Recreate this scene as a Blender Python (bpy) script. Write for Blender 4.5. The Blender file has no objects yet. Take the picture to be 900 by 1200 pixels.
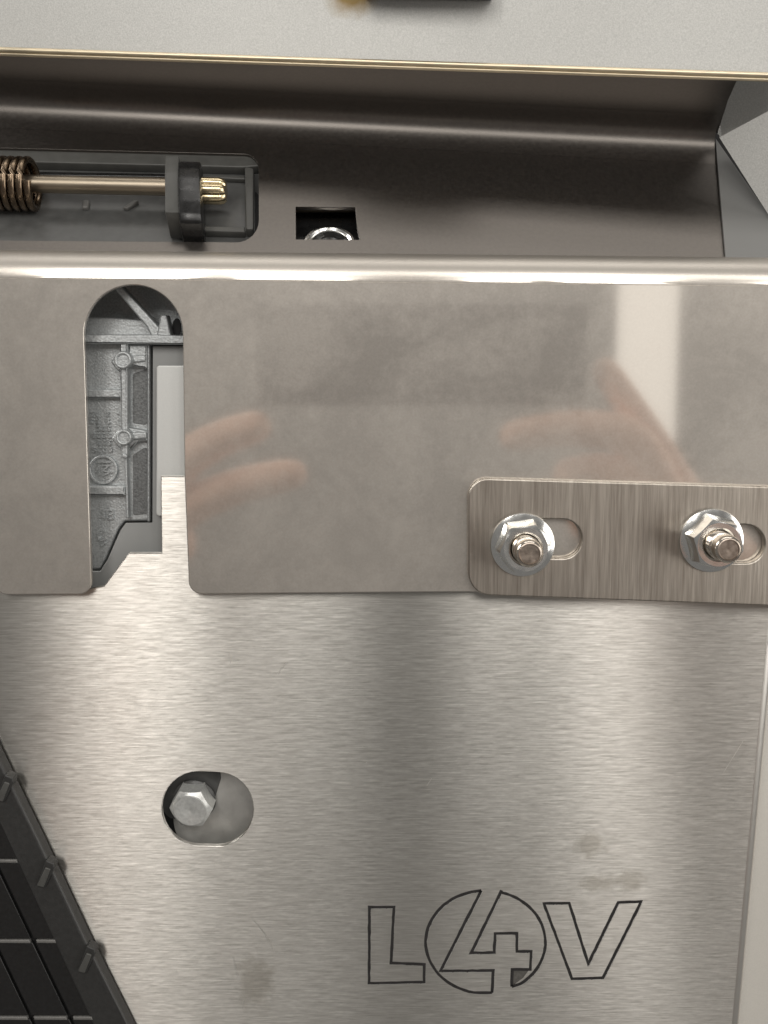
import bpy, bmesh, math, random
from mathutils import Vector, Matrix
random.seed(7)
S = bpy.context.scene
COL = S.collection
R = math.radians

# ------------------------------------------------------------------ camera
D = 0.32                       # metres from the lens to the steel plate (plane y = 0)
F = 1280.0                     # focal length in pixels of the 900 x 1200 photograph
PITCH = math.atan(170 / F)
CAM = Vector((0, -D, D * math.tan(PITCH)))
cd = bpy.data.cameras.new('camera'); cam = bpy.data.objects.new('camera', cd); COL.objects.link(cam)
cam.location = CAM
cam.rotation_euler = (math.pi / 2 - PITCH, 0, 0)
cd.sensor_fit = 'VERTICAL'; cd.sensor_height = 24; cd.sensor_width = 18
cd.lens = 24 * F / 1200
cd.clip_start = 0.005; cd.clip_end = 50
S.camera = cam
# ------------------------------------------------------------------ world, lamps, exposure
w = bpy.data.worlds.new('World'); S.world = w; w.use_nodes = True
bg = w.node_tree.nodes['Background']
bg.inputs[0].default_value = (1.0, 0.965, 0.915, 1); bg.inputs[1].default_value = 0.165

def lamp(name, loc, target, sx, sy, power, col=(1, 0.965, 0.915)):
    l = bpy.data.lights.new(name, 'AREA'); l.shape = 'RECTANGLE'; l.size = sx; l.size_y = sy
    l.energy = power; l.color = col
    o = bpy.data.objects.new(name, l); COL.objects.link(o); o.location = loc
    o.rotation_euler = (Vector(target) - Vector(loc)).to_track_quat('-Z', 'Y').to_euler()
    return o
lamp('ceiling_lamp', (0.12, -0.16, 1.10), (0.12, -.1, 0), 1.2, 0.20, 2.6)
for x_, w_, p_ in ((-.375, .20, 3.9), (-.125, .17, 1.6), (.165, .09, 1.1), (.325, .14, 2.1), (.61, .14, 1.3)):   # unseen lamps added to give the plate its bright upright bands
    lamp('band_lamp', (x_, -1.20, 0.62), (x_ * .25, 0, -0.05), w_, 0.6, p_)
lamp('fill_lamp', (-0.80, -0.04, 0.50), (0, -0.1, 0), 0.3, 0.3, 4.5)  # added fill, lights the mirrored fingers from the front
lamp('doorway_light', (0.372, -1.25, -0.05), (0.08, 0, 0), 0.085, 1.1, 0.32)
lamp('side_lamp', (1.0, -0.50, 0.10), (0.05, 0, 0), 0.95, 0.8, 6.5)  # unseen area light added for the highlight on the folded edge

S.view_settings.view_transform = 'Standard'; S.view_settings.look = 'None'
S.view_settings.exposure = 0; S.view_settings.gamma = 1
S.cycles.use_denoising = True
S.cycles.max_bounces = 10; S.cycles.glossy_bounces = 6

# ------------------------------------------------------------------ helpers
def ray(px, py):
    d = Vector(((px - 450) / F, -(py - 600) / F, -1))
    return (cam.rotation_euler.to_matrix() @ d).normalized()
def at(px, py, y=0.0):
    d = ray(px, py); return CAM + d * ((y - CAM.y) / d.y)
class Plane:
    """A real sheet in the place: origin, two in-plane axes and the normal that faces the viewer."""
    def __init__(s, a, b, c):
        s.O = a.copy(); s.U = (b - a).normalized()
        n = (b - a).cross(c - a).normalized()
        if n.y > 0: n = -n
        s.N = n; s.V = n.cross(s.U).normalized()
        s.M = Matrix((s.U, s.V, s.N)).transposed().to_4x4(); s.M.translation = s.O
    def uv(s, px, py):
        d = ray(px, py); t = (s.O - CAM).dot(s.N) / d.dot(s.N)
        p = CAM + d * t - s.O
        return (p.dot(s.U), p.dot(s.V))
    def p(s, px, py, off=0):
        d = ray(px, py); t = (s.O + s.N * off - CAM).dot(s.N) / d.dot(s.N)
        return CAM + d * t
def vertical(y):
    o = Vector((0, y, 0)); return Plane(o, o + Vector((1, 0, 0)), o + Vector((0, 0, 1)))

def link(name, me, mat, parent=None):
    o = bpy.data.objects.new(name, me); COL.objects.link(o)
    if mat is not None: me.materials.clear(); me.materials.append(mat)
    if parent is not None: o.parent = parent
    return o
def tag(o, label, cat=None, group=None, kind=None):
    o['label'] = label
    if cat: o['category'] = cat
    if group: o['group'] = group
    if kind: o['kind'] = kind
    return o
def empty(name, loc=(0, 0, 0)):
    o = bpy.data.objects.new(name, None); COL.objects.link(o); o.empty_display_size = 0.01
    return o
def smooth(me, ang=30):
    for p in me.polygons: p.use_smooth = True
    me.set_sharp_from_angle(angle=R(ang))

def sheet(name, plane, loops, thick, mat, parent=None, bevel=0.0003, px=True, top=0.0, res=2):
    """Sheet with holes cut from outlines, front face at `top` along the plane normal, `thick` deep."""
    cu = bpy.data.curves.new('tmp', 'CURVE'); cu.dimensions = '2D'; cu.fill_mode = 'BOTH'
    for lp in loops:
        pts = [plane.uv(*q) for q in lp] if px else lp
        sp = cu.splines.new('POLY'); sp.points.add(len(pts) - 1)
        for i, q in enumerate(pts): sp.points[i].co = (q[0], q[1], 0, 1)
        sp.use_cyclic_u = True
    b = min(bevel, thick * 0.45)
    cu.extrude = thick / 2 - b; cu.bevel_depth = b; cu.bevel_resolution = res; cu.offset = -b
    ob = bpy.data.objects.new('tmp', cu); COL.objects.link(ob)
    dg = bpy.context.evaluated_depsgraph_get(); dg.update()
    me = bpy.data.meshes.new_from_object(ob.evaluated_get(dg))
    bpy.data.objects.remove(ob); bpy.data.curves.remove(cu)
    me.transform(plane.M @ Matrix.Translation((0, 0, top - thick / 2)))
    bm = bmesh.new(); bm.from_mesh(me)
    bmesh.ops.remove_doubles(bm, verts=bm.verts, dist=1e-7)
    bmesh.ops.recalc_face_normals(bm, faces=bm.faces); bm.to_mesh(me); bm.free()
    smooth(me, 40)
    for p in me.polygons:
        if abs(p.normal.dot(plane.N)) > .9995: p.use_smooth = False
    return link(name, me, mat, parent)

def rnd(pts, rad, n=6):
    """Round the corners of a pixel outline; rad may be a list."""
    out = []; N = len(pts)
    for i, p in enumerate(pts):
        r = rad[i] if isinstance(rad, (list, tuple)) else rad
        p = Vector(p); a = Vector(pts[i - 1]); c = Vector(pts[(i + 1) % N])
        if r <= 0: out.append(tuple(p)); continue
        u = (a - p).normalized(); v = (c - p).normalized()
        ang = u.angle(v); t = min(r / math.tan(ang / 2), (a - p).length * .49, (c - p).length * .49)
        p0 = p + u * t; p1 = p + v * t
        for k in range(n + 1):
            s = k / n
            q = p0 * (1 - s) ** 2 + p * 2 * s * (1 - s) + p1 * s * s
            if abs(ang - math.pi / 2) < .6:      # true arc for near-right corners
                rr = t * math.tan(ang / 2); ctr = p + (u + v).normalized() * (rr / math.sin(ang / 2))
                a0 = p0 - ctr; a1 = p1 - ctr
                th = a0.angle(a1)
                if th > 1e-4: q = ctr + (a0 * math.sin((1 - s) * th) + a1 * math.sin(s * th)) / math.sin(th)
            out.append(tuple(q))
    return out
def circ(cx, cy, rx, ry=None, n=40, a0=0):
    ry = ry or rx
    return [(cx + rx * math.cos(a0 + 2 * math.pi * k / n), cy + ry * math.sin(a0 + 2 * math.pi * k / n)) for k in range(n)]
def slot(x0, x1, cy, r, n=14, dy=0):
    L = [(x1 + r * math.cos(t), cy + dy + r * math.sin(t)) for t in [-math.pi / 2 + math.pi * k / n for k in range(n + 1)]]
    L += [(x0 + r * math.cos(t), cy + r * math.sin(t)) for t in [math.pi / 2 + math.pi * k / n for k in range(n + 1)]]
    return L

def lathe(name, prof, M, mat, parent=None, seg=40, ang=35, cap=True):
    """prof: list of (radius, height along local z)."""
    bm = bmesh.new(); rings = []
    for r, z in prof:
        if r < 1e-7: rings.append([bm.verts.new((0, 0, z))])
        else: rings.append([bm.verts.new((r * math.cos(2 * math.pi * k / seg), r * math.sin(2 * math.pi * k / seg), z)) for k in range(seg)])
    for a, b in zip(rings, rings[1:]):
        for k in range(seg):
            k2 = (k + 1) % seg
            q = [a[k % len(a)], a[k2 % len(a)], b[k2 % len(b)], b[k % len(b)]]
            q = list(dict.fromkeys(q))
            if len(q) > 2: bm.faces.new(q)
    bmesh.ops.recalc_face_normals(bm, faces=bm.faces)
    me = bpy.data.meshes.new(name); bm.to_mesh(me); bm.free(); me.transform(M); smooth(me, ang)
    return link(name, me, mat, parent)
def facing(p, roll=0.0, tilt=(0, 0)):
    """Matrix with local z towards the viewer side (-y), local x to the right, at p."""
    return Matrix.Translation(p) @ Matrix.Rotation(math.pi / 2 + tilt[0], 4, 'X') @ Matrix.Rotation(tilt[1], 4, 'Y') @ Matrix.Rotation(roll, 4, 'Z')
def loft(name, secs, mat, parent=None, closed=False, ang=40):
    """Surface through successive sections (lists of points of equal length)."""
    bm = bmesh.new(); vs = [[bm.verts.new(p) for p in s] for s in secs]
    n = len(secs[0])
    for a, b in zip(vs, vs[1:]):
        for k in range(n if closed else n - 1):
            bm.faces.new((a[k], a[(k + 1) % n], b[(k + 1) % n], b[k]))
    if closed:
        bm.faces.new(vs[0]); bm.faces.new(vs[-1])
    bmesh.ops.recalc_face_normals(bm, faces=bm.faces)
    me = bpy.data.meshes.new(name); bm.to_mesh(me); bm.free(); smooth(me, ang)
    return link(name, me, mat, parent)
def ribbon(bm, pts, wd, closed=False, z=0.0):
    P = [Vector(p) for p in pts]; n = len(P); L = []; Rr = []
    for i in range(n):
        a = P[i - 1] if (i > 0 or closed) else None
        c = P[(i + 1) % n] if (i < n - 1 or closed) else None
        d1 = (P[i] - a).normalized() if a is not None else None
        d2 = (c - P[i]).normalized() if c is not None else None
        if d1 is None: d1 = d2
        if d2 is None: d2 = d1
        n1 = Vector((-d1.y, d1.x)); n2 = Vector((-d2.y, d2.x)); m = (n1 + n2)
        m = m.normalized() if m.length > 1e-6 else n1
        k = min(1 / max(m.dot(n1), .2), 2.6) * wd / 2 * random.uniform(.86, 1.12)
        L.append(bm.verts.new((*(P[i] + m * k), z))); Rr.append(bm.verts.new((*(P[i] - m * k), z)))
    for i in range(n if closed else n - 1):
        j = (i + 1) % n; bm.faces.new((L[i], L[j], Rr[j], Rr[i]))
def dense(pts, step, closed=False):
    out = []; n = len(pts)
    for i in range(n if closed else n - 1):
        a = Vector(pts[i]); b = Vector(pts[(i + 1) % n]); k = max(1, int((b - a).length / step))
        out += [a.lerp(b, j / k) for j in range(k)]
    if not closed: out.append(Vector(pts[-1]))
    return out
def tube(name, pts, rad, mat, parent=None, seg=12):
    """Round bar through points; rad number or list."""
    bm = bmesh.new(); rings = []; n = len(pts)
    up = Vector((0.13, 0.3, 1)).normalized()
    for i, p in enumerate(pts):
        t = (pts[min(i + 1, n - 1)] - pts[max(i - 1, 0)]).normalized()
        u = t.cross(up).normalized(); v = u.cross(t); r = rad[i] if isinstance(rad, list) else rad
        rings.append([bm.verts.new(p + (u * math.cos(2 * math.pi * k / seg) + v * math.sin(2 * math.pi * k / seg)) * r) for k in range(seg)])
    for a, b in zip(rings, rings[1:]):
        for k in range(seg): bm.faces.new((a[k], a[(k + 1) % seg], b[(k + 1) % seg], b[k]))
    bm.faces.new(rings[0]); bm.faces.new(rings[-1])
    bmesh.ops.recalc_face_normals(bm, faces=bm.faces)
    me = bpy.data.meshes.new(name); bm.to_mesh(me); bm.free(); smooth(me, 50)
    return link(name, me, mat, parent)

# ------------------------------------------------------------------ materials
class Mat:
    def __init__(s, name):
        s.m = bpy.data.materials.new(name); s.m.use_nodes = True; s.t = s.m.node_tree
        s.b = s.t.nodes['Principled BSDF']; s.out = s.t.nodes['Material Output']
        s.tc = s.t.nodes.new('ShaderNodeTexCoord').outputs['Object']
    def n(s, typ, **kw):
        o = s.t.nodes.new(typ)
        for k, v in kw.items(): setattr(o, k, v)
        return o
    def l(s, a, b): s.t.links.new(a, b)
    def noise(s, scale, detail=4, rough=.55, stretch=(1, 1, 1), dist=0, rot=(0, 0, 0), off=(0, 0, 0)):
        mp = s.n('ShaderNodeMapping'); mp.inputs['Scale'].default_value = stretch; mp.inputs['Rotation'].default_value = rot
        mp.inputs['Location'].default_value = off
        s.l(s.tc, mp.inputs['Vector'])
        no = s.n('ShaderNodeTexNoise'); no.inputs['Scale'].default_value = scale; no.inputs['Detail'].default_value = detail
        no.inputs['Roughness'].default_value = rough; no.inputs['Distortion'].default_value = dist
        s.l(mp.outputs[0], no.inputs['Vector']); return no.outputs['Fac']
    def ramp(s, fac, stops):
        r = s.n('ShaderNodeValToRGB'); e = r.color_ramp.elements
        while len(e) < len(stops): e.new(0.5)
        for i, (p, c) in enumerate(stops):
            e[i].position = p; e[i].color = (*c, 1) if isinstance(c, tuple) else (c, c, c, 1)
        s.l(fac, r.inputs[0]); return r.outputs[0]
    def bump(s, h, strength, dist, prev=None):
        b = s.n('ShaderNodeBump'); b.inputs['Strength'].default_value = strength; b.inputs['Distance'].default_value = dist
        s.l(h, b.inputs['Height'])
        if prev is not None: s.l(prev, b.inputs['Normal'])
        return b.outputs[0]
    def math(s, op, a, b):
        m = s.n('ShaderNodeMath', operation=op)
        for i, v in enumerate((a, b)):
            if isinstance(v, (int, float)): m.inputs[i].default_value = v
            else: s.l(v, m.inputs[i])
        return m.outputs[0]
    def set(s, **kw):
        for k, v in kw.items():
            i = s.b.inputs[k.replace('_', ' ')]
            if isinstance(v, (int, float)): i.default_value = v
            elif isinstance(v, tuple): i.default_value = (*v, 1) if len(v) == 3 and i.type == 'RGBA' else v
            else: s.l(v, i)
        return s.m

def simple(name, col, rough, metal=0.0, var=.12, nscale=400, bump=0.0, spec=.5, bscale=1500, rv=.06):
    m = Mat(name); c = col
    f = m.noise(nscale, 5)
    lo = tuple(x * (1 - var) for x in c); hi = tuple(min(1, x * (1 + var)) for x in c)
    m.set(Base_Color=m.ramp(f, [(.3, lo), (.7, hi)]), Roughness=m.ramp(f, [(.3, max(.02, rough - rv)), (.7, rough + rv)]), Metallic=metal)
    m.b.inputs['Specular IOR Level'].default_value = spec
    if bump: m.l(m.bump(m.noise(bscale, 3), bump, .0004), m.b.inputs['Normal'])
    return m.m

def brushed_mat():
    """Stainless with a long horizontal brush grain: reflections smear at right angles to it."""
    m = Mat('brushed_stainless')
    g1 = m.noise(1, 3, .6, stretch=(120, 300, 2300), dist=.35)
    g2 = m.noise(1, 3, .6, stretch=(380, 300, 3800), off=(3, 1, 2), dist=.4)
    cl = m.noise(22, 4, .55, off=(1, 2, 5)); cl2 = m.noise(260, 4, .6)
    col = m.ramp(g1, [(.3, (.60, .575, .53)), (.72, (.74, .715, .67))])
    rr = m.math('ADD', m.math('MULTIPLY', g2, .14), m.math('MULTIPLY', cl, .10))
    rough = m.math('ADD', rr, .20)
    # brush grain: the surface only tips up and down across the strokes
    k = m.math('ADD', m.math('MULTIPLY', m.math('SUBTRACT', g1, .5), .38), m.math('MULTIPLY', m.math('SUBTRACT', g2, .5), .30))
    cz = m.n('ShaderNodeCombineXYZ'); m.l(k, cz.inputs[2])
    ge = m.n('ShaderNodeNewGeometry'); ad = m.n('ShaderNodeVectorMath', operation='ADD'); m.l(ge.outputs['Normal'], ad.inputs[0]); m.l(cz.outputs[0], ad.inputs[1])
    no = m.n('ShaderNodeVectorMath', operation='NORMALIZE'); m.l(ad.outputs[0], no.inputs[0]); nb = no.outputs[0]
    # handling smudges above the lettering and near the hole
    sm = None
    for x_, y_, rx, ry_ in ((692, 990, .0055, .0045), (738, 1032, .0050, .0040), (700, 1035, .006, .003), (300, 1150, .006, .010)):
        mp = m.n('ShaderNodeMapping'); mp.vector_type = 'TEXTURE'; mp.inputs['Location'].default_value = at(x_, y_); mp.inputs['Scale'].default_value = (rx, 1, ry_)
        m.l(m.tc, mp.inputs['Vector']); ln = m.n('ShaderNodeVectorMath', operation='LENGTH'); m.l(mp.outputs[0], ln.inputs[0])
        e = m.ramp(m.math('MULTIPLY', m.math('ADD', ln.outputs['Value'], m.math('MULTIPLY', m.math('SUBTRACT', cl2, .5), 1.6)), .5), [(.25, 1.), (.55, 0.)])
        sm = e if sm is None else m.math('MAXIMUM', sm, e)
    mixc = m.n('ShaderNodeMix', data_type='RGBA'); m.l(m.math('MULTIPLY', sm, .5), mixc.inputs[0]); m.l(col, mixc.inputs[6]); mixc.inputs[7].default_value = (.36, .33, .28, 1)
    g = m.n('ShaderNodeBsdfAnisotropic'); g.distribution = 'GGX'
    m.l(mixc.outputs[2], g.inputs['Color']); m.l(rough, g.inputs['Roughness']); g.inputs['Anisotropy'].default_value = .74
    tg = m.n('ShaderNodeCombineXYZ'); tg.inputs[0].default_value = 1.0
    m.l(tg.outputs[0], g.inputs['Tangent']); m.l(nb, g.inputs['Normal']); m.l(g.outputs[0], m.out.inputs['Surface'])
    return m.m

def dull_mat(clear=.055, name='dull_stainless', k=1.0):
    """Cold-rolled stainless: half-clear mirror under a cloudy handling film."""
    m = Mat(name)
    cl = m.noise(30, 6, .62, dist=.6); fine = m.noise(420, 5, .6); fine2 = m.noise(1500, 3, .6)
    mott = m.math('MULTIPLY', cl, fine)
    film = m.ramp(m.math('ADD', m.math('MULTIPLY', cl, .75), m.math('MULTIPLY', fine, .25)), [(.42, 0.), (.60, 1.)])
    c = PK.p(424, 640)
    mp = m.n('ShaderNodeMapping'); mp.vector_type = 'TEXTURE'; mp.inputs['Location'].default_value = c; mp.inputs['Scale'].default_value = (.0125, 1, .0105)
    m.l(m.tc, mp.inputs['Vector']); ln = m.n('ShaderNodeVectorMath', operation='LENGTH')
    fl = m.n('ShaderNodeVectorMath', operation='MULTIPLY'); fl.inputs[1].default_value = (1, 0, 1)
    m.l(mp.outputs[0], fl.inputs[0]); m.l(fl.outputs[0], ln.inputs[0])
    dd = m.math('ADD', ln.outputs['Value'], m.math('MULTIPLY', m.math('SUBTRACT', cl, .5), 2.0))
    spot = m.ramp(m.math('MULTIPLY', dd, .5), [(.05, .5), (.20, -.0), (.40, 0.), (.54, .18), (.70, .0)])
    inside = m.ramp(m.math('MULTIPLY', dd, .5), [(.30, .35), (.62, 1.)])
    film = m.math('ADD', m.math('MULTIPLY', film, inside), spot)
    m.set(Base_Color=(.64 * k, .60 * k, .545 * k), Metallic=1.0, Roughness=clear if clear is not None else .3)
    if clear is None:
        an = m.n('ShaderNodeAttribute'); an.attribute_name = 'bend'
        m.l(m.ramp(an.outputs['Fac'], [(.06, .055), (.20, .20), (.40, .40)]), m.b.inputs['Roughness'])
    b2 = m.n('ShaderNodeBsdfPrincipled')
    m.l(m.ramp(fine2, [(.3, (.64 * k, .595 * k, .545 * k)), (.7, (.71 * k, .665 * k, .61 * k))]), b2.inputs['Base Color'])
    b2.inputs['Metallic'].default_value = 1.0; b2.inputs['Roughness'].default_value = .55
    m.l(m.bump(fine2, .06, .0002), b2.inputs['Normal'])
    mx = m.n('ShaderNodeMixShader')
    m.l(m.math('ADD', m.math('MULTIPLY', film, .12), .38), mx.inputs[0])
    m.l(m.b.outputs[0], mx.inputs[1]); m.l(b2.outputs[0], mx.inputs[2]); m.l(mx.outputs[0], m.out.inputs['Surface'])
    return m.m

def ground_mat():
    """Strip with an upright, uneven grinding grain."""
    m = Mat('ground_steel_strip')
    g1 = m.noise(1, 3, .6, stretch=(1200, 300, 48), dist=.2); g2 = m.noise(1, 3, .7, stretch=(420, 300, 24), off=(2, 0, 1), dist=.3)
    cl = m.noise(60, 4)
    f = m.math('ADD', m.math('MULTIPLY', g1, .5), m.math('MULTIPLY', g2, .5))
    m.set(Base_Color=m.ramp(f, [(.33, (.33, .295, .255)), (.5, (.46, .42, .37)), (.68, (.62, .575, .51))]), Metallic=1.0,
          Roughness=m.math('ADD', m.math('MULTIPLY', cl, .12), .34), Anisotropic=.7)
    tg = m.n('ShaderNodeCombineXYZ'); tg.inputs[0].default_value = 1.0
    m.l(tg.outputs[0], m.b.inputs['Tangent']); m.l(m.bump(f, .35, .0003), m.b.inputs['Normal'])
    return m.m

def paint_mat(name, col, rough=.42, flake=.13, bump=.14, sc=2400):
    m = Mat(name)
    f = m.noise(sc, 3, .7); big = m.noise(18, 3)
    lo = tuple(x * (1 - flake) for x in col); hi = tuple(min(1, x * (1 + flake)) for x in col)
    m.set(Base_Color=m.ramp(f, [(.34, lo), (.66, hi)]), Roughness=m.math('ADD', m.math('MULTIPLY', big, .1), rough), Metallic=.35)
    m.l(m.bump(f, bump, .0003), m.b.inputs['Normal'])
    return m

PK = vertical(-.0035)
M_brush = brushed_mat(); M_dull = dull_mat(); M_ground = ground_mat()
M_zinc = simple('zinc_plated', (.90, .90, .88), .20, 1, .04, 500, 0, rv=.03)
M_stud = simple('bolt_steel', (.66, .60, .53), .20, 1, .12, 1200, .06)
M_cast = simple('cast_aluminium', (.50, .52, .525), .44, .6, .20, 1700, .35, bscale=1500)
M_backing = simple('grey_painted_backing', (.34, .345, .34), .5, .1, .05, 60, .02)
M_dark = simple('dark_sheet_metal', (.185, .170, .156), .38, 1, .07, 900, 0, rv=.03)
M_crease = M_dark
M_hous = simple('dark_grey_housing', (.085, .086, .084), .36, 0, .14, 300, .06)
M_black = simple('black_rubber', (.010, .010, .010), .30, 0, .2, 500, .05)
M_collar = simple('grey_plastic', (.075, .075, .07), .45, 0, .1, 300, .04)
M_bronze = simple('bronze_plated_steel', (.34, .29, .225), .40, 1, .10, 60, 0, rv=.03)
M_springm = simple('spring_steel', (.20, .15, .105), .27, 1, .15, 500, .03)
M_brass = simple('brass_edge', (.78, .68, .50), .42, 1, .08, 120, 0)
M_grille = simple('black_grille_plastic', (.030, .030, .029), .46, 0, .12, 900, .10)
M_grilled = simple('black_panel_plastic', (.012, .012, .012), .40, 0, .12, 900, .06)
M_midgrey = simple('mid_grey_plastic', (.15, .147, .14), .4, 0, .1, 900, .06)  # paler grey than the black plastic, for ledges and tabs
M_etch = simple('etched_black_mark', (.022, .020, .020), .55, 0, .35, 700, .1)
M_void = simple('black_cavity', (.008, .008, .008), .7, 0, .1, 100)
M_skin = simple('skin', (.78, .50, .39), .5, 0, .10, 120, .1)
M_phone = simple('dark_phone_case', (.02, .02, .021), .5, 0, .08, 200)
pm = paint_mat('silver_grey_paint', (.44, .438, .42))
M_panel = pm.m
M_side = paint_mat('beige_grey_panel', (.68, .655, .605), .5, .03, .02).m

# ------------------------------------------------------------------ the steel plate
PL = vertical(0.0)
st = empty('steel_plate')
tag(st, 'large brushed stainless plate with oval hole and etched lettering, behind the bracket', 'plate')
fx = lambda y: 897 + (y - 812) * (862 - 897) / (1200 - 812)
outline = [(-60, 560), (60, 590), (104, 690), (122, 687), (151, 648), (189.5, 648), (188.5, 558), (240, 558), (255, 400), (960, 400),
           (925, 690), (fx(760) - 3, 760), (fx(1230) - 3, 1230), (-60, 1230)]
hole = slot(233, 253.5, 947.5, 43.5, 16, 0.8)
sheet('plate_face', PL, [outline, hole], .002, M_brush, st, bevel=.00022)
# the right-hand edge folds back in a small radius
secs = []
for k in range(9):
    y = 700 + (1235 - 700) * k / 8
    c = PL.p(fx(y) - 4.2, y, .00003); r = .0030
    s = [c + Vector((r * math.sin(a), r - r * math.cos(a), 0)) for a in [R(10 * q) for q in range(0, 10)]]
    s.append(s[-1] + Vector((0, .006, 0)))
    secs.append(s)
M_fold = simple('folded_stainless', (.80, .77, .72), .30, 1, .03, 300, 0, rv=.0)
loft('folded_edge', secs, M_fold, st)

# etched lettering, as flat marks a hair proud of the metal
def q(x, y): return (400 + x / 2.368, 1000 + y / 2.368)
M_burr_glint = simple('etched_burr_glint', (.88, .86, .82), .30, 1, .1, 900)  # bright ribbon paints a glint along one side of each etched line
def mark(name, lines, parent, wd=.00092):
    bm = bmesh.new(); bg_ = bmesh.new()
    for pts, closed in lines:
        pp = [Vector(PL.uv(*a)) for a in pts]
        pp = dense(pp, .0016, closed)
        pp = [p + Vector((random.gauss(0, .00003), random.gauss(0, .00003))) for p in pp]
        ribbon(bm, pp, wd, closed, .00003)
        for v_ in (Vector((.00030, -.00034)),): ribbon(bg_, [p + v_ for p in pp], .00045, closed, .000012)
    m2 = bpy.data.meshes.new('burr_glint'); bg_.to_mesh(m2); bg_.free(); m2.transform(PL.M)
    me = bpy.data.meshes.new(name); bm.to_mesh(me); bm.free(); me.transform(PL.M)
    o = link(name, me, M_etch, parent); link('burr_glint', m2, M_burr_glint, o)
    return o
mark('etched_letter', [([q(78, 149), q(146, 149), q(138, 304), q(230, 308), q(230, 357), q(77, 360)], True)], st)['label'] = 'etched outline of the letter L'
def arc(a0, a1, n=34): return [q(400 + 166 * math.cos(R(a0 + (a1 - a0) * k / n)), 246 + 143 * math.sin(R(a0 + (a1 - a0) * k / n))) for k in range(n + 1)]
left = arc(-94, -264)
left[0] = q(388, 103); left[-1] = q(418, 387)
right = arc(-74, 58)
right[-1] = q(473, 370)
lines = [(left, False), ([q(388, 103), q(275, 326), q(421, 325), q(418, 387)], False),
         (right, False),
         ([q(445, 102), q(360, 276), q(424, 275), q(427, 222), q(487, 222), q(487, 272), q(527, 272), q(524, 322), q(474, 322), q(473, 370)], False)]
mk = mark('etched_numeral', lines, st); mk['label'] = 'etched outline of the numeral 4 in a circle'
bm = bmesh.new()
f = [bm.verts.new((*PL.uv(*q(*a)), .00002)) for a in ((474, 322), (522, 322), (505, 345), (474, 368))]
bm.faces.new(f); me = bpy.data.meshes.new('etched_fill'); bm.to_mesh(me); bm.free(); me.transform(PL.M)
link('etched_fill', me, simple('grey_etch_residue', (.12, .115, .105), .6, .3, .3, 900), st)
mark('etched_letter', [([q(562, 139), q(632, 138), q(685, 306), q(768, 136), q(832, 134), q(726, 345), q(640, 348)], True)], st)['label'] = 'etched outline of the letter V'

M_scr = simple('scratch_bright', (.86, .83, .78), .35, 1, .05, 300)
for pts in ([(273, 1120), (276, 1132), (279, 1145)], [(285, 1172), (286, 1182)], [(296, 1077), (309, 1092), (322, 1116)], [(268, 765), (271, 778)], [(325, 790), (336, 776)],
            [(848, 905), (871, 868)], [(500, 921), (506, 912)]):
    bm = bmesh.new(); ribbon(bm, dense([Vector(PL.uv(*a)) for a in pts], .0008), .00022, False, .000015)
    me = bpy.data.meshes.new('scratch'); bm.to_mesh(me); bm.free(); me.transform(PL.M); link('scratch', me, M_scr, st)

# ------------------------------------------------------------------ channel above (two dark faces meeting in a crease)
ch = empty('sheet_channel')
tag(ch, 'dark sheet metal channel with a crease, above the bracket', 'channel')
P1 = Plane(at(0, 292, .004), at(838, 303, .004), at(420, 139, .044))
cl_, cr_ = P1.p(-60, 116), P1.p(839, 161)
edge_y = lambda x: 60 + x * 30 / 900
P2 = Plane(cl_, cr_, at(450, edge_y(450), .014))
pock = rnd([(-90, 171), (303, 181), (303, 284), (-90, 281)], [0, 17, 26, 0], 8)
win = [(346.5, 242), (416, 242.5), (418.5, 268), (422, 281), (347, 280.5)]
s1 = sheet('lower_face', P1, [[(-130, 298), (851, 308), (838.5, 166), (-130, 117)], pock, win], .0014, M_dark, ch, bevel=.0001)
sheet('upper_face', P2, [[(-60, 112.5), (841, 156), (853, 118), (866, edge_y(866)), (-60, edge_y(-60))]], .0014, M_dark, ch, bevel=.0001)
# soft radius along the crease
secs = []
for t in range(7):
    f = t / 6; c = cl_.lerp(cr_, f * .993)
    a = -P1.V; b = P2.V
    p0 = c - P1.V * .013 + P1.N * .00003; p1 = c + P2.V * .013 + P2.N * .00003
    secs.append([p0 * (1 - s) ** 2 + c * 2 * s * (1 - s) + p1 * s * s for s in [k / 10 for k in range(11)]])
loft('crease_radius', secs, M_crease, ch)
# bright cut edge of the upper face
e0, e1 = P2.p(-60, edge_y(-60)), P2.p(960, edge_y(960))
def edgebar(name, off, rad, mat):
    return tube(name, [e0 + off, e0.lerp(e1, .5) + off, e1 + off], rad, mat, ch, 14)
edgebar('cut_edge', Vector((0, -.0002, .0004)), .00078, M_brass)
edgebar('edge_bead', Vector((0, .0006, -.0006)), .0006, M_brass)

# ------------------------------------------------------------------ silver painted panel behind and above
pan = empty('body_panel')
tag(pan, 'silver grey painted body panel above and beside the dark channel', 'panel', kind='structure')
PT = Plane(e0 + Vector((0, .0016, 0)), e1 + Vector((0, .0016, 0)), e0 + Vector((0, .0036, .06)))
sheet('upper_panel', PT, [[(-80, edge_y(-80) - 1), (980, edge_y(980) - 1), (1100, -900), (-200, -900)]], .001, M_panel, pan, bevel=.0001)
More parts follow.
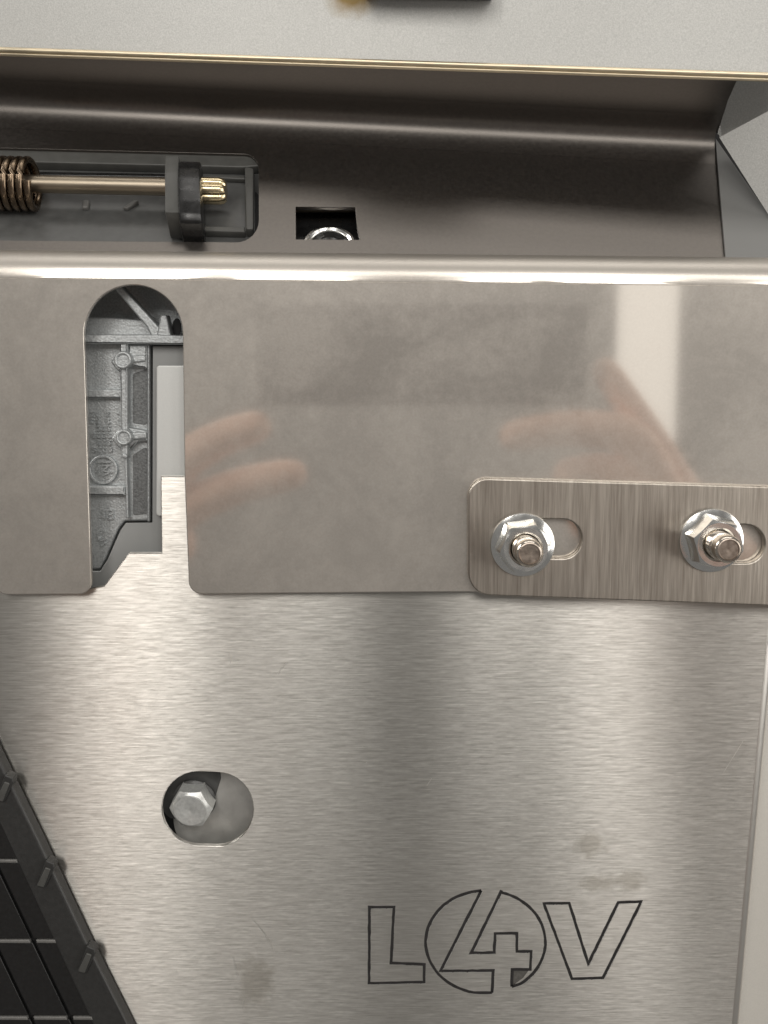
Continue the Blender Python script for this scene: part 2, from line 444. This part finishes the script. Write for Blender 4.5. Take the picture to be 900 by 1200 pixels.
# right-hand end of the channel: facets of the same panel, then the channel floor
def facet(name, pts, mat, parent, th=.0008):
    bm = bmesh.new(); vs = [bm.verts.new(p) for p in pts]; bm.faces.new(vs)
    n = (pts[1] - pts[0]).cross(pts[2] - pts[0]).normalized()
    if n.y > 0: n = -n
    r = bmesh.ops.extrude_face_region(bm, geom=bm.faces[:])
    bmesh.ops.translate(bm, verts=[v for v in r['geom'] if isinstance(v, bmesh.types.BMVert)], vec=-n * th)
    bmesh.ops.recalc_face_normals(bm, faces=bm.faces)
    me = bpy.data.meshes.new(name); bm.to_mesh(me); bm.free(); return link(name, me, mat, parent)
ap = P1.p(843, 163)
facet('end_facet', [at(843, 161, .019), at(960, 98, .006), at(960, 345, .007)], M_panel, pan)
facet('shaded_facet', [at(838, 150, ap.y + .004), at(838, 80, ap.y + .004), at(960, 80, .030), at(960, 130, .030), at(846, 165, ap.y + .002)], M_panel, pan)
facet('floor_facet', [P1.p(838.5, 162, .0012), P1.p(851, 308, .0012), P1.p(965, 309, .0012), P1.p(965, 300, .0012), P1.p(900, 250, .0012)], simple('floor_reflection_grey', (.17, .17, .165), .4, .1, .04, 60), pan)  # channel floor; the end panel's reflection is put into its grey
# ledge right at the top of the frame
lg = sheet('dark_ledge', PT, [rnd([(400, -60), (577, -60), (577, 2.5), (430, 1.0)], 3, 3)], .012, simple('ledge_plastic', (.07, .068, .065), .5, 0), None, bevel=.0008, top=.0125)
tag(lg, 'dark ledge cut off by the top edge of the picture', 'ledge')
# amber stain soaked into the paint at the top
mp = pm.n('ShaderNodeMapping'); mp.vector_type = 'TEXTURE'; mp.inputs['Location'].default_value = PT.p(413, -8); mp.inputs['Scale'].default_value = (.0085, 1, .0075)
pm.l(pm.tc, mp.inputs['Vector']); fl = pm.n('ShaderNodeVectorMath', operation='MULTIPLY'); fl.inputs[1].default_value = (1, 0, 1); pm.l(mp.outputs[0], fl.inputs[0])
ln = pm.n('ShaderNodeVectorMath', operation='LENGTH'); pm.l(fl.outputs[0], ln.inputs[0])
fac = pm.ramp(pm.math('MULTIPLY', pm.math('ADD', ln.outputs['Value'], pm.math('MULTIPLY', pm.math('SUBTRACT', pm.noise(160, 4), .5), .7)), .5), [(.20, 1.), (.52, 0.)])
old = pm.b.inputs['Base Color'].links[0].from_socket
mx = pm.n('ShaderNodeMix', data_type='RGBA'); pm.l(fac, mx.inputs[0]); pm.l(old, mx.inputs[6]); mx.inputs[7].default_value = (.20, .13, .035, 1)
pm.l(mx.outputs[2], pm.b.inputs['Base Color'])

# beige panel beyond the folded edge, lower right
PR = vertical(.014)
sp = sheet('side_panel', PR, [[(840, 640), (1000, 640), (1000, 1260), (800, 1260)]], .0015, M_side, None, bevel=.0002)
tag(sp, 'smooth beige grey panel beyond the folded edge of the plate', 'panel', kind='structure')

# ------------------------------------------------------------------ cast part and grey backing seen through the slot
PC = vertical(.010)
bk = empty('backing_panel'); tag(bk, 'light grey painted panel behind the slot, right of the casting', 'panel')
PB = vertical(.0085)
sheet('panel_face', vertical(.018), [[(60, 400), (300, 400), (300, 680), (60, 720)]], .001, M_backing, bk, bevel=.0001)
sheet('panel_border', PB, [[(60, 669.5), (117.5, 669.5), (126, 656), (141, 622), (147.5, 613), (178.5, 612.5), (179, 405.5), (186, 405.5), (300, 405.5), (300, 720), (60, 720)], [(186.5, 437), (186.5, 600), (260, 600), (260, 437)]], .0008, M_backing, bk, bevel=.0002)
sheet('raised_pad', vertical(.0065), [rnd([(183, 428), (262, 428), (262, 605), (183, 605)], 4)], .0012, paint_mat('pale_pad_paint', (.80, .81, .79), .4, .02, .01).m, bk, bevel=.0004)

ca = empty('casting'); tag(ca, 'rough grey cast aluminium part with ribs and bosses seen through the slot', 'casting')
sheet('deep_web', vertical(.020), [[(60, 300), (260, 300), (260, 410), (60, 410)]], .001, M_cast, ca, bevel=.0001)
base = rnd([(60, 371), (130, 372), (172, 375), (186, 396), (186, 402), (177.5, 402), (177, 610.5), (146, 611), (139, 620), (124, 655), (117, 667), (60, 668)], [0, 3, 3, 2, 0, 0, 2, 4, 5, 5, 4, 0], 4)
sheet('base_web', PC, [base], .004, M_cast, ca, bevel=.0006)
def rib(pts, h, name='rib', mat=None, bev=.0005):
    return sheet(name, PC, [pts], h + .001, mat or M_cast, ca, bevel=bev, top=h)
rib(rnd([(60, 392.5), (185, 392.5), (240, 394), (240, 404.5), (60, 402.5)], 1), .0055)
rib(rnd([(90, 456), (148, 456), (148, 466.5), (90, 466.5)], 1), .0028)
rib(rnd([(90, 568), (149, 568), (149, 579.5), (90, 579.5)], 1), .0028)
rib(rnd([(144, 398), (153.5, 398), (153.5, 534), (146, 535)], 1), .0045)
# deep channel right of the upright rib: a wall, and trough shade painted as darker patches
rib(rnd([(148.5, 535), (151.5, 535), (153.5, 606), (150, 606)], 1), .0030)
rib(rnd([(174.5, 404), (177.5, 404), (177.5, 610), (174.5, 610)], .8), .0026, 'wall')
rib(rnd([(153, 404), (175, 404), (175, 432), (153, 428)], 1), .0030, 'web')
rib(rnd([(153, 500), (175, 504), (175, 516), (164, 517), (153, 528)], 1), .0026, 'web')
M_cast_shade = simple('cast_shade', (.19, .195, .195), .5, .5, .3, 1500, .3)  # darker copy of the cast metal, shade put into the colour
sheet('trough_shade', PC, [rnd([(156, 438), (173, 432), (173, 498), (156, 496)], 3)], .0002, M_cast_shade, ca, bevel=.00005, top=.00022)
sheet('trough_shade', PC, [rnd([(156, 533), (173, 522), (173, 602), (156, 604)], 3)], .0002, M_cast_shade, ca, bevel=.00005, top=.00022)
for cx, cy, r in ((149.5, 422, 10.5), (150.5, 511, 9.5)):
    b = sheet('boss', PC, [circ(cx, cy, r, n=28)], .0068, M_cast, ca, bevel=.0007, top=.0058)
    sheet('boss_rim', PC, [circ(cx, cy, r * .95, n=28), circ(cx, cy, r * .62, n=24)], .0010, M_cast, b, bevel=.0004, top=.0065)
    rib(rnd([(cx - 16, cy + 2), (cx - 9, cy - 8), (cx - 4, cy - 10), (cx - 3, cy + 12), (cx - 8, cy + 13)], 2), .0040, 'gusset')
    rib(rnd([(cx + 5, cy - 5), (cx + 24, cy - 6), (cx + 24, cy + 2), (cx + 5, cy + 4)], 2), .0036, 'gusset')
rib(circ(150.5, 533, 3, n=14), .0052, 'pin_head')
rib(rnd([(137, 338), (146, 336), (170, 362), (190, 384), (197, 396), (182, 397), (176, 384)], 2), .0048, 'diagonal_rib')
rib(rnd([(187, 396), (192, 370), (199, 370), (205, 397)], 2), .0052, 'diagonal_rib')
sheet('hole_dark_patch', PC, [circ(207.5, 384, 5.5, 11)], .0002, M_void, ca, bevel=.00005, top=.0004)  # black disc in place of a hole, its inner dark painted
# ring emblem and cast characters
em = rib(circ(122, 550, 17, n=36), .0005, 'emblem')
sheet('emblem_ring', PC, [circ(122, 550, 17, n=36), circ(122, 550, 14, n=36)], .0008, M_cast, em, bevel=.0002, top=.0016)
bm = bmesh.new()
for pts in ([(113, 553), (118, 545), (118, 556)], [(121, 545), (129, 545), (122, 551), (130, 553), (121, 557)], [(114, 541), (130, 541)]):
    ribbon(bm, [Vector(PC.uv(*a)) for a in pts], .0005, False, .0014)
    ribbon(bm, [Vector(PC.uv(*a)) for a in pts], .0004, False, .0015)
me = bpy.data.meshes.new('emblem_strokes'); bm.to_mesh(me); bm.free(); me.transform(PC.M); link('emblem_strokes', me, M_cast, em)
def strokes(name, segs, wd=1.6, h=.0010):
    cu = []
    for a, b in segs:
        a = Vector(a); b = Vector(b); d = (b - a).normalized(); n = Vector((-d.y, d.x)) * wd / 2
        cu.append([tuple(a - n), tuple(b - n), tuple(b + n), tuple(a + n)])
    o = None
    bm = bmesh.new()
    for lp in cu:
        lo = [bm.verts.new(PC.p(x, y, -.0001)) for x, y in lp]
        hi = [bm.verts.new(PC.p(x, y, h)) for x, y in lp]
        bm.faces.new(hi)
        for k in range(4): bm.faces.new((lo[k], lo[(k + 1) % 4], hi[(k + 1) % 4], hi[k]))
    bmesh.ops.recalc_face_normals(bm, faces=bm.faces)
    me = bpy.data.meshes.new(name); bm.to_mesh(me); bm.free(); return link(name, me, M_cast, ca)
strokes('cast_characters', [((122, 598), (122, 608)), ((126, 598), (132, 598)), ((126, 603), (132, 603)), ((126, 608), (132, 608)), ((126, 598), (126, 608)), ((132, 598), (132, 608))])
strokes('cast_characters', [((115, 627), (123, 622)), ((116, 634), (124, 632)), ((118, 640), (123, 636)), ((115, 627), (116, 634))])
seg = []
for r_ in range(6):
    y = 483 + r_ * 8.4
    for c_ in range(4):
        x = 106 + c_ * 6.3 + r_ * .5
        if random.random() < .85:
            seg += [((x, y), (x + 3.5, y)), ((x + random.choice((0, 3)), y), (x + random.choice((0, 3.4)), y + 4.5)), ((x, y + 4.5), (x + 3.5, y + 4.5))]
strokes('cast_characters', seg, 1.2, .0008)
strokes('cast_characters', [((137, 484), (143, 487)), ((137, 490), (142, 493)), ((138, 496), (142, 499))], 1.6, .0008)

# hidden dark space behind everything, so openings look into the machine
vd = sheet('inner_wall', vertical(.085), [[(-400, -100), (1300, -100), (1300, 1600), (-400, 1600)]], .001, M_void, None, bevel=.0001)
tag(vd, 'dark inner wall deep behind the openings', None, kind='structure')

# ------------------------------------------------------------------ hex bolt and round plate in the oval hole
pk = sheet('round_pad', vertical(.009), [circ(263, 958, 60, 58, 48)], .001, simple('grey_pressed_steel', (.54, .535, .51), .36, .5, .14, 160, .05), None, bevel=.0003)
tag(pk, 'grey pressed steel surface behind the oval hole, around the bolt', 'washer')
sheet('recess_shade', vertical(.009), [rnd([(180, 890), (257, 890), (259, 912), (251, 938), (242, 954), (222, 962), (198, 958), (180, 935)], [0, 0, 8, 8, 10, 12, 12, 8])], .0004, M_hous, pk, bevel=.0001, top=.0003)  # flat dark patch on the pad, painted shade around the bolt
hb = empty('hex_bolt'); tag(hb, 'dull grey hex bolt head inside the oval hole', 'bolt')
def hexprism(name, R_, h, M, mat, parent, roll=0, cham=.0008, z0=0):
    bm = bmesh.new(); seg = 48
    ap = R_ * math.cos(math.pi / 6)
    def hexr(a):
        a = (a - roll) % (math.pi / 3) - math.pi / 6
        return ap / math.cos(a)
    angs = [2 * math.pi * k / seg + roll for k in range(seg)]
    lv = []
    def ringv(fn): lv.append([bm.verts.new((fn(a)[0] * math.cos(a), fn(a)[0] * math.sin(a), fn(a)[1])) for a in angs])
    ringv(lambda a: (hexr(a), z0))
    # 30 degree chamfer: cone intersects the prism
    ringv(lambda a: (hexr(a), z0 + h - max(0, (hexr(a) - ap * .88)) * .75))
    ringv(lambda a: (ap * .88, z0 + h))
    for a, b in zip(lv, lv[1:]):
        for k in range(seg): bm.faces.new((a[k], a[(k + 1) % seg], b[(k + 1) % seg], b[k]))
    bm.faces.new(lv[-1]); bm.faces.new(lv[0])
    bmesh.ops.recalc_face_normals(bm, faces=bm.faces)
    me = bpy.data.meshes.new(name); bm.to_mesh(me); bm.free(); me.transform(M); smooth(me, 22)
    return link(name, me, mat, parent)
M_bolt = simple('grey_bolt', (.72, .73, .71), .36, .55, .12, 900, .12)
bp = at(228.5, 936, .0088)
MB = facing(bp, 0, (R(9), R(-3)))
lathe('flange', [(.0001, 0), (.0066, 0), (.0068, .0006), (.0060, .0012), (.0001, .0013)], MB, M_hous, hb)
hexprism('head', .0068, .0068, MB, M_bolt, hb, R(0))
lathe('head_face', [(.0052, .0067), (.0050, .0072), (.0006, .0071), (.0003, .0069), (0, .0069)], MB, M_bolt, hb, 36)

# ------------------------------------------------------------------ mounting bracket (rolled top edge, open U slot)
br = empty('mounting_bracket'); tag(br, 'dull stainless bracket with rolled top edge and a tall open slot', 'bracket')
PK = vertical(-.0035)
ry = lambda x: 323 + (x) * 9 / 900            # where the flat face meets the roll
def arcpts(cx, cy, r, a0, a1, n): return [(cx + r * math.cos(R(a0 + (a1 - a0) * k / n)), cy + r * math.sin(R(a0 + (a1 - a0) * k / n))) for k in range(n + 1)]
out = [(-60, ry(-60)), (960, ry(960)), (960, 700), (700, 697), (551, 693.5)]
out += arcpts(236, 681, 15, 90, 172, 6)                      # lower left corner of the main tab
out += [(216.2, 560), (214.2, 395)]
out += arcpts(156, 392, 58, 0, -180, 36)[1:]
out += [(98.8, 410), (102, 520)]
out += arcpts(92.5, 682, 14.5, 0, 90, 6)
out += arcpts(8, 684, 13, 90, 150, 4)
out += [(-12, 676), (-60, 640)]
sheet('bracket_face', PK, [out], .0022, M_dull, br, bevel=.0003)
secs = []
for k in range(9):
    x = -60 + 1020 * k / 8
    c = PK.p(x, ry(x)); r = .0080
    s = [c + Vector((0, -.00003, -.0007)), c + Vector((0, -.00003, -.0001))]
    s += [c + Vector((0, r - r * math.cos(a), r * math.sin(a))) for a in [R(92 * t / 18) for t in range(0, 19)]]
    s.append(s[-1] + Vector((0, .006, -.0004)))
    secs.append(s)
ro = loft('rolled_edge', secs, dull_mat(None, 'rolled_stainless', .90), br, ang=60)
# the bend is drawn rougher than the flat: from the flat's polish at its foot to a satin crown
att = ro.data.attributes.new('bend', 'FLOAT', 'POINT'); nsec = len(secs[0])
for i in range(len(ro.data.vertices)): att.data[i].value = (i % nsec) / (nsec - 1)
# faint press line below the roll, groove shadow drawn as a darker ribbon
bm = bmesh.new()
ribbon(bm, dense([Vector(PK.uv(x, ry(x) + 3)) for x in range(-40, 941, 20)], .0012), .00028, False, .00002)
me = bpy.data.meshes.new('press_line'); bm.to_mesh(me); bm.free(); me.transform(PK.M)
link('press_line', me, simple('press_line_shade', (.44, .40, .35), .5, .9, .4, 300), br)

# ------------------------------------------------------------------ slotted strip, nuts and studs
PS = vertical(-.0064)
strip_o = rnd([(549, 560), (960, 572), (960, 712), (549, 697)], [22, 0, 0, 26], 8)
slots = [slot(612, 659, 631, 23.0, 14, .5), slot(834, 874, 637, 22.5, 14, .5)]
ss = sheet('slotted_strip', PS, [strip_o] + slots, .0029, M_ground, None, bevel=.00045, res=3)
tag(ss, 'rounded steel strip with upright grinding grain held by two flange nuts', 'strip')
PF = vertical(-.0064)
for i, (px_, py_, roll, wh) in enumerate(((612, 638, R(8), 'first flange nut, at the rounded end of the slotted strip'), (833, 633, R(-14), 'second flange nut on the slotted strip, near the picture edge'))):
    c = PF.p(px_, py_, .0001)
    Mx = facing(c)
    nt = empty('flange_nut'); tag(nt, 'shiny zinc ' + wh, 'nut', 'flange nuts on the strip')
    lathe('flange', [(.0046, 0), (.0092, 0), (.0094, .0005), (.0092, .0010), (.0078, .0017), (.0070, .0024), (.0046, .0025)], Mx, M_zinc, nt, 56)
    bm = bmesh.new()
    # hex with a threaded bore and chamfered crown
    seg = 72; Rr = .0074; apo = Rr * math.cos(math.pi / 6); lv = []
    hx = lambda a: apo / math.cos((a - roll) % (math.pi / 3) - math.pi / 6)
    angs = [2 * math.pi * k / seg for k in range(seg)]
    h = .0084
    prof = [lambda a: (hx(a) + .0010, .0016), lambda a: (hx(a) + .00065, .0032), lambda a: (hx(a), h - .0001 - max(0, hx(a) - apo * .985) * .75), lambda a: (min(hx(a), apo * .97), h), lambda a: (.0049, h), lambda a: (.0043, h - .0008), lambda a: (.0042, .001)]
    for fn in prof: lv.append([bm.verts.new((fn(a)[0] * math.cos(a), fn(a)[0] * math.sin(a), fn(a)[1])) for a in angs])
    for a, b in zip(lv, lv[1:]):
        for k in range(seg): bm.faces.new((a[k], a[(k + 1) % seg], b[(k + 1) % seg], b[k]))
    bmesh.ops.recalc_face_normals(bm, faces=bm.faces)
    me = bpy.data.meshes.new('hex_body'); bm.to_mesh(me); bm.free(); me.transform(Mx); smooth(me, 18)
    link('hex_body', me, M_zinc, nt)
    so = empty('threaded_stud'); tag(so, 'stud end sticking out of the ' + wh.split(' ')[0] + (' flange nut, at the rounded end of the strip' if i == 0 else ' flange nut, near the picture edge'), 'stud', 'studs in the flange nuts')
    pr = []; z = -.004
    while z < .0108:
        pr += [(.0040, z), (.00365, z + .0005)]; z += .00105
    tip = .0165 if i == 0 else .0170
    lathe('shank', pr + [(.0039, .0112), (.0039, tip - .0010), (.0036, tip - .0003), (.0032, tip)], Mx, M_stud, so, 36, 60)
    lathe('tip_face', [(.0032, tip), (.0029, tip + .0001), (.0027, tip - .0004), (.0003, tip - .0005), (0, tip - .0005)], Mx, simple('stud_tip', (.40, .34, .29), .35, 1, .25, 700, .15), so, 30)

# ------------------------------------------------------------------ latch rod assembly in the pocket of the channel
hs = empty('latch_housing'); tag(hs, 'dark grey moulded housing recessed in the channel behind the rod', 'housing')
PH = Plane(P1.O - P1.N * .004, P1.O - P1.N * .004 + P1.U, P1.O - P1.N * .004 + P1.V)
sheet('housing_floor', PH, [[(-90, 150), (325, 158), (325, 303), (-90, 300)]], .001, M_hous, hs, bevel=.0001)
def hp(name, pts, h, mat=M_hous, r=2, bev=.0004): return sheet(name, PH, [rnd(pts, r)], h, mat, hs, bevel=bev, top=h - .0001)
hp('upper_lip', [(-90, 168), (312, 176), (312, 203), (285, 205), (-90, 196)], .0032, M_collar)
hp('end_wall', [(288, 205), (298, 207), (298, 278), (289, 278)], .0034, M_collar)
hp('floor_bar', [(-90, 204), (196, 209), (196, 213), (-90, 209)], .002, M_black)
hp('tab', [(98, 238), (106, 238), (104, 247), (97, 247)], .0015, M_midgrey, 1)
hp('tab', [(158, 238), (164, 239), (150, 248), (144, 247)], .0015, M_midgrey, 1)
hp('inner_frame', [(244, 209), (288, 211), (288, 215), (244, 213)], .0018, M_collar, 1)
hp('inner_frame', [(240, 272), (288, 273), (288, 279), (240, 278)], .0026, M_collar, 1)
sheet('slot_dark_patch', PH, [rnd([(299, 224), (304, 230), (304, 268), (299, 274)], 1)], .0003, M_void, hs, bevel=.0001, top=.0002)  # flat black patch, the darkness inside the slot painted on
PX = Plane(P1.O + P1.N * .0030, P1.O + P1.N * .0030 + P1.U, P1.O + P1.N * .0030 + P1.V)
ra = PX.p(-30, 214); rb = PX.p(199, 219); rc = PX.p(262, 224)
ax = (rb - ra).normalized()
rod = tube('latch_rod', [ra, rb], .00265, M_bronze, None, 28)
tag(rod, 'bronze coloured round rod running from the coil to the black bushing', 'rod')
# coil spring at the left
pts = []; turns = 7; pitch = .00236
c0 = ra + ax * .0006
e1v = ax.cross(Vector((0, 0, 1))).normalized(); e2v = e1v.cross(ax)
n = turns * 32
c_end = PX.p(41, 216)
for k in range(n + 1):
    a = 2 * math.pi * k / 32
    pts.append(c_end - ax * (pitch * turns * (1 - k / n)) + (e1v * math.cos(a) + e2v * math.sin(a)) * .0070)
cs = tube('coil_spring', pts, .00112, M_springm, None, 10)
tag(cs, 'dark bronze coil spring wound around the rod', 'spring')
# collar, bushing, splined end : local frame with z along the rod
def along(p): 
    z = ax; x = z.cross(Vector((0, 0, 1))).normalized(); y = z.cross(x)
    M = Matrix((x, y, z)).transposed().to_4x4(); M.translation = p; return M
bu = empty('rod_bushing'); tag(bu, 'black bushing with grey collar holding the rod end', 'bushing')
def dshape(w_, up, down, n=10, r=.004):
    return [(-w_, -down), (w_, -down), (w_, up - r), (w_ - r * .3, up - r * .3), (w_ - r, up), (-w_ + r, up), (-w_ + r * .3, up - r * .3), (-w_, up - r)]
def block(name, prof, p0, length, mat, parent, bev=.0004):
    """Extrude a profile (sideways, upwards) along the rod."""
    z = ax; nrm = P1.N; up = (PX.p(208, 189) - PX.p(208, 275)).normalized()
    bm = bmesh.new()
    lo = [bm.verts.new(p0 + nrm * a + up * b) for a, b in prof]; bm.faces.new(lo)
    r = bmesh.ops.extrude_face_region(bm, geom=bm.faces[:])
    bmesh.ops.translate(bm, verts=[v for v in r['geom'] if isinstance(v, bmesh.types.BMVert)], vec=z * length)
    bmesh.ops.recalc_face_normals(bm, faces=bm.faces)
    bmesh.ops.bevel(bm, geom=bm.edges[:], offset=bev, segments=2, affect='EDGES', profile=.5)
    me = bpy.data.meshes.new(name); bm.to_mesh(me); bm.free(); smooth(me, 35); return link(name, me, mat, parent)
def oval(a, b0, b1, n=22):
    return [(a * math.cos(2 * math.pi * k / n), (b1 if math.sin(2 * math.pi * k / n) > 0 else b0) * math.sin(2 * math.pi * k / n)) for k in range(n)]
block('collar', [(-.006, -.0155), (.0042, -.0155), (.0056, .0), (.0050, .0085), (.003, .0095), (-.006, .0095)], PX.p(196.5, 220), .0041, M_collar, bu)
block('bushing_body', [(-.006, -.0185), (.0035, -.0185), (.0050, -.0165), (.0060, -.0125), (.0066, -.008), (.0069, -.003), (.0066, .0015), (.0057, .005), (.0040, .0075), (.0020, .0086), (-.006, .0088)], PX.p(212, 221), .0066, M_black, bu, .0007)
# splined brass end: lobed bar
bm = bmesh.new(); lv = []
Mz = along(PX.p(236, 223.5))
for z, s in ((0, 1), (.0055, 1), (.0068, .92), (.0074, .74)):
    lv.append([bm.verts.new((s * (.0033 + .0008 * abs(math.cos(3 * a)) ** .7) * math.cos(a), s * (.0033 + .0008 * abs(math.cos(3 * a)) ** .7) * math.sin(a), z)) for a in [2 * math.pi * k / 60 for k in range(60)]])
for a, b in zip(lv, lv[1:]):
    for k in range(60): bm.faces.new((a[k], a[(k + 1) % 60], b[(k + 1) % 60], b[k]))
bm.faces.new(lv[-1]); bmesh.ops.recalc_face_normals(bm, faces=bm.faces)
me = bpy.data.meshes.new('splined_end'); bm.to_mesh(me); bm.free(); me.transform(Mz); smooth(me, 40)
tag(link('splined_end', me, simple('brass_tip', (.74, .62, .40), .24, 1, .12, 300, 0)), 'short splined brass tip beyond the black bushing', 'spline')

# ------------------------------------------------------------------ bright ring behind the small window
PW = Plane(P1.O - P1.N * .006, P1.O - P1.N * .006 + P1.U, P1.O - P1.N * .006 + P1.V)
rv = empty('threaded_insert'); tag(rv, 'bright ring of a threaded insert in the small square window', 'insert')
ring_c = PW.p(386, 289)
Mr = Matrix.Translation(ring_c) @ P1.M.to_3x3().to_4x4()
lathe('ring', [(.0056, -.002), (.0073, -.001), (.0078, .0006), (.0076, .0012), (.0068, .0013), (.0062, .0008), (.0055, .0010), (.0051, -.002)], Mr, M_zinc, rv, 48)
lathe('bore', [(.0052, -.0015), (0, -.0016)], Mr, M_void, rv, 24)
wf = sheet('window_backing', PW, [[(325, 215), (445, 215), (445, 306), (325, 306)]], .0008, M_black, None, bevel=.0001, top=-.0012)
tag(wf, 'black backing behind the small square window', 'backing')
sheet('upper_lip', PW, [[(345, 238), (419, 238), (419, 249), (345, 249)]], .0022, M_bronze, wf, bevel=.0003, top=.002)

# ------------------------------------------------------------------ black grille, lower left
gr = empty('plastic_grille'); tag(gr, 'black plastic grille with slanted edge and clips in the lower corner', 'grille')
PG = vertical(-.006)
gx = lambda y, o=0: -6 + (y - 880) * .478 + o         # outer slanted edge
sheet('edge_flange', PG, [[(gx(860), 860), (gx(990, 1), 990), (gx(1100), 1100), (gx(1225, 3), 1225), (gx(1225, -40), 1225), (gx(860, -34), 860)]], .0055, M_grille, gr, bevel=.0009, res=3)
sheet('inner_frame', PG, [[(gx(840, -27), 840), (gx(1240, -31), 1240), (-80, 1240), (-80, 840)]], .003, M_grilled, gr, bevel=.0004, top=-.0016)
for y in (912, 1012, 1112):
    c = gx(y)
    sheet('clip', PG, [rnd([(c - 2, y - 6), (c + 7, y - 2), (c + 8, y + 3), (c - 3, y + 26), (c - 13, y + 24)], 1.5, 3)], .0042, M_grille, gr, bevel=.0004, top=.0012)
    sheet('clip_face', PG, [rnd([(c - 2, y + 2), (c + 4, y + 4), (c - 4, y + 25), (c - 12, y + 23)], 1, 2)], .0008, M_collar, gr, bevel=.0002, top=.0017)
# slats: panels between the bright ledges
rows = [880, 1009, 1103, 1193, 1260]
for k in range(4):
    y0, y1 = rows[k] + 2, rows[k + 1] - 2.5
    for (o0, o1) in ((-60, -33), (-106, -64), (-170, -110)):
        ps = [(gx(y0, o0), y0), (gx(y0, o1), y0), (gx(y1, o1), y1), (gx(y1, o0), y1)]
        if max(p[0] for p in ps) < -8: continue
        sheet('slat', PG, [ps], .0015, M_grilled, gr, bevel=.0003, top=-.0002)
    y = rows[k + 1]
    for (o0, o1) in ((-58, -36), (-104, -66), (-170, -112)):
        if gx(y, o1) < -5: continue
        sheet('ledge', PG, [[(gx(y, o0), y - 1.7), (gx(y, o1), y - 1.7), (gx(y, o1 + 1), y + 1.7), (gx(y, o0 + 1), y + 1.7)]], .002, M_midgrey, gr, bevel=.0003, top=.0004)

# ------------------------------------------------------------------ what the bracket mirrors: phone and hands behind the lens
def mir(px, py, yh):
    p = PK.p(px, py); d = (p - CAM); d = Vector((d.x, -d.y, d.z)); return p + d * ((yh - p.y) / d.y)
YH = -.36
def skin(name, chains, mat, parent=None):
    vs = []; es = []; rs = []
    for ch_, root in chains:
        prev = root
        for p, r in ch_:
            vs.append(p); rs.append(r)
            if prev is not None: es.append((prev, len(vs) - 1))
            prev = len(vs) - 1
    me = bpy.data.meshes.new(name); me.from_pydata([tuple(v) for v in vs], es, [])
    o = bpy.data.objects.new(name, me); COL.objects.link(o)
    m = o.modifiers.new('s', 'SKIN'); m.use_smooth_shade = True
    sv = me.skin_vertices[0].data
    for i, r in enumerate(rs): sv[i].radius = (r, r)
    sv[0].use_root = True
    o.modifiers.new('d', 'SUBSURF').levels = 2; o.modifiers['d'].render_levels = 2
    me.materials.append(mat); return o
def hand(name, tips, knk, wrist, elbow, thumb):
    """tips: four fingertips; knk: four knuckles."""
    ch_ = [([(elbow, .036), (elbow.lerp(wrist, .6), .031), (wrist, .026), (sum(knk, Vector()) / 4 * .5 + wrist * .5, .028)], None)]
    base = 3
    idx = 4
    for t, k_, r in zip(tips, knk, (.0118, .0120, .0112, .0095)):
        mid = k_.lerp(t, .45) + Vector((0, -.006, .004)); d = k_.lerp(t, .76) + Vector((0, -.003, .002))
        ch_.append(([(k_, r * 1.15), (mid, r * 1.02), (d, r * .95), (t, r * .8)], base)); idx += 4
    w2 = thumb
    ch_.append(([(wrist.lerp(knk[0], .45), .014), (wrist.lerp(w2, .7), .0115), (w2, .0092)], base))
    return skin(name, ch_, M_skin)
lh = hand('hand', [mir(318, 494, YH), mir(362, 552, YH), mir(228, 640, YH - .010), mir(205, 690, YH - .014)],
          [mir(205, 545, YH), mir(205, 600, YH), mir(190, 655, YH), mir(185, 705, YH - .004)], mir(110, 800, YH - .02), mir(20, 1300, YH - .16), mir(150, 430, YH - .03))
tag(lh, 'hand with two fingers mirrored in the bracket below the phone, toward the slot', 'hand', 'hands of the photographer')
rh = hand('hand', [mir(583, 514, YH), mir(648, 560, YH - .006), mir(665, 620, YH - .008), mir(690, 700, YH - .01)],
          [mir(735, 505, YH), mir(748, 556, YH), mir(758, 615, YH), mir(770, 690, YH - .004)], mir(900, 720, YH - .02), mir(1080, 1150, YH - .16), mir(700, 420, YH - .03))
tag(rh, 'hand with one long finger mirrored in the bracket above the slotted strip', 'hand', 'hands of the photographer')
pc = (mir(300, 355, YH - .02), mir(690, 355, YH - .02), mir(690, 475, YH - .02), mir(300, 475, YH - .02))
bm = bmesh.new()
c = sum(pc, Vector()) / 4; sx = (pc[1] - pc[0]).length; sz = (pc[0] - pc[3]).length
bmesh.ops.create_cube(bm, size=1); bmesh.ops.scale(bm, vec=(sx, .008, sz), verts=bm.verts)
bmesh.ops.bevel(bm, geom=bm.edges[:], offset=.003, segments=3, affect='EDGES', profile=.5)
me = bpy.data.meshes.new('phone'); bm.to_mesh(me); bm.free(); smooth(me, 40)
ph = link('phone', me, M_phone); ph.location = c
tag(ph, 'dark phone mirrored faintly in the upper part of the bracket', 'phone')
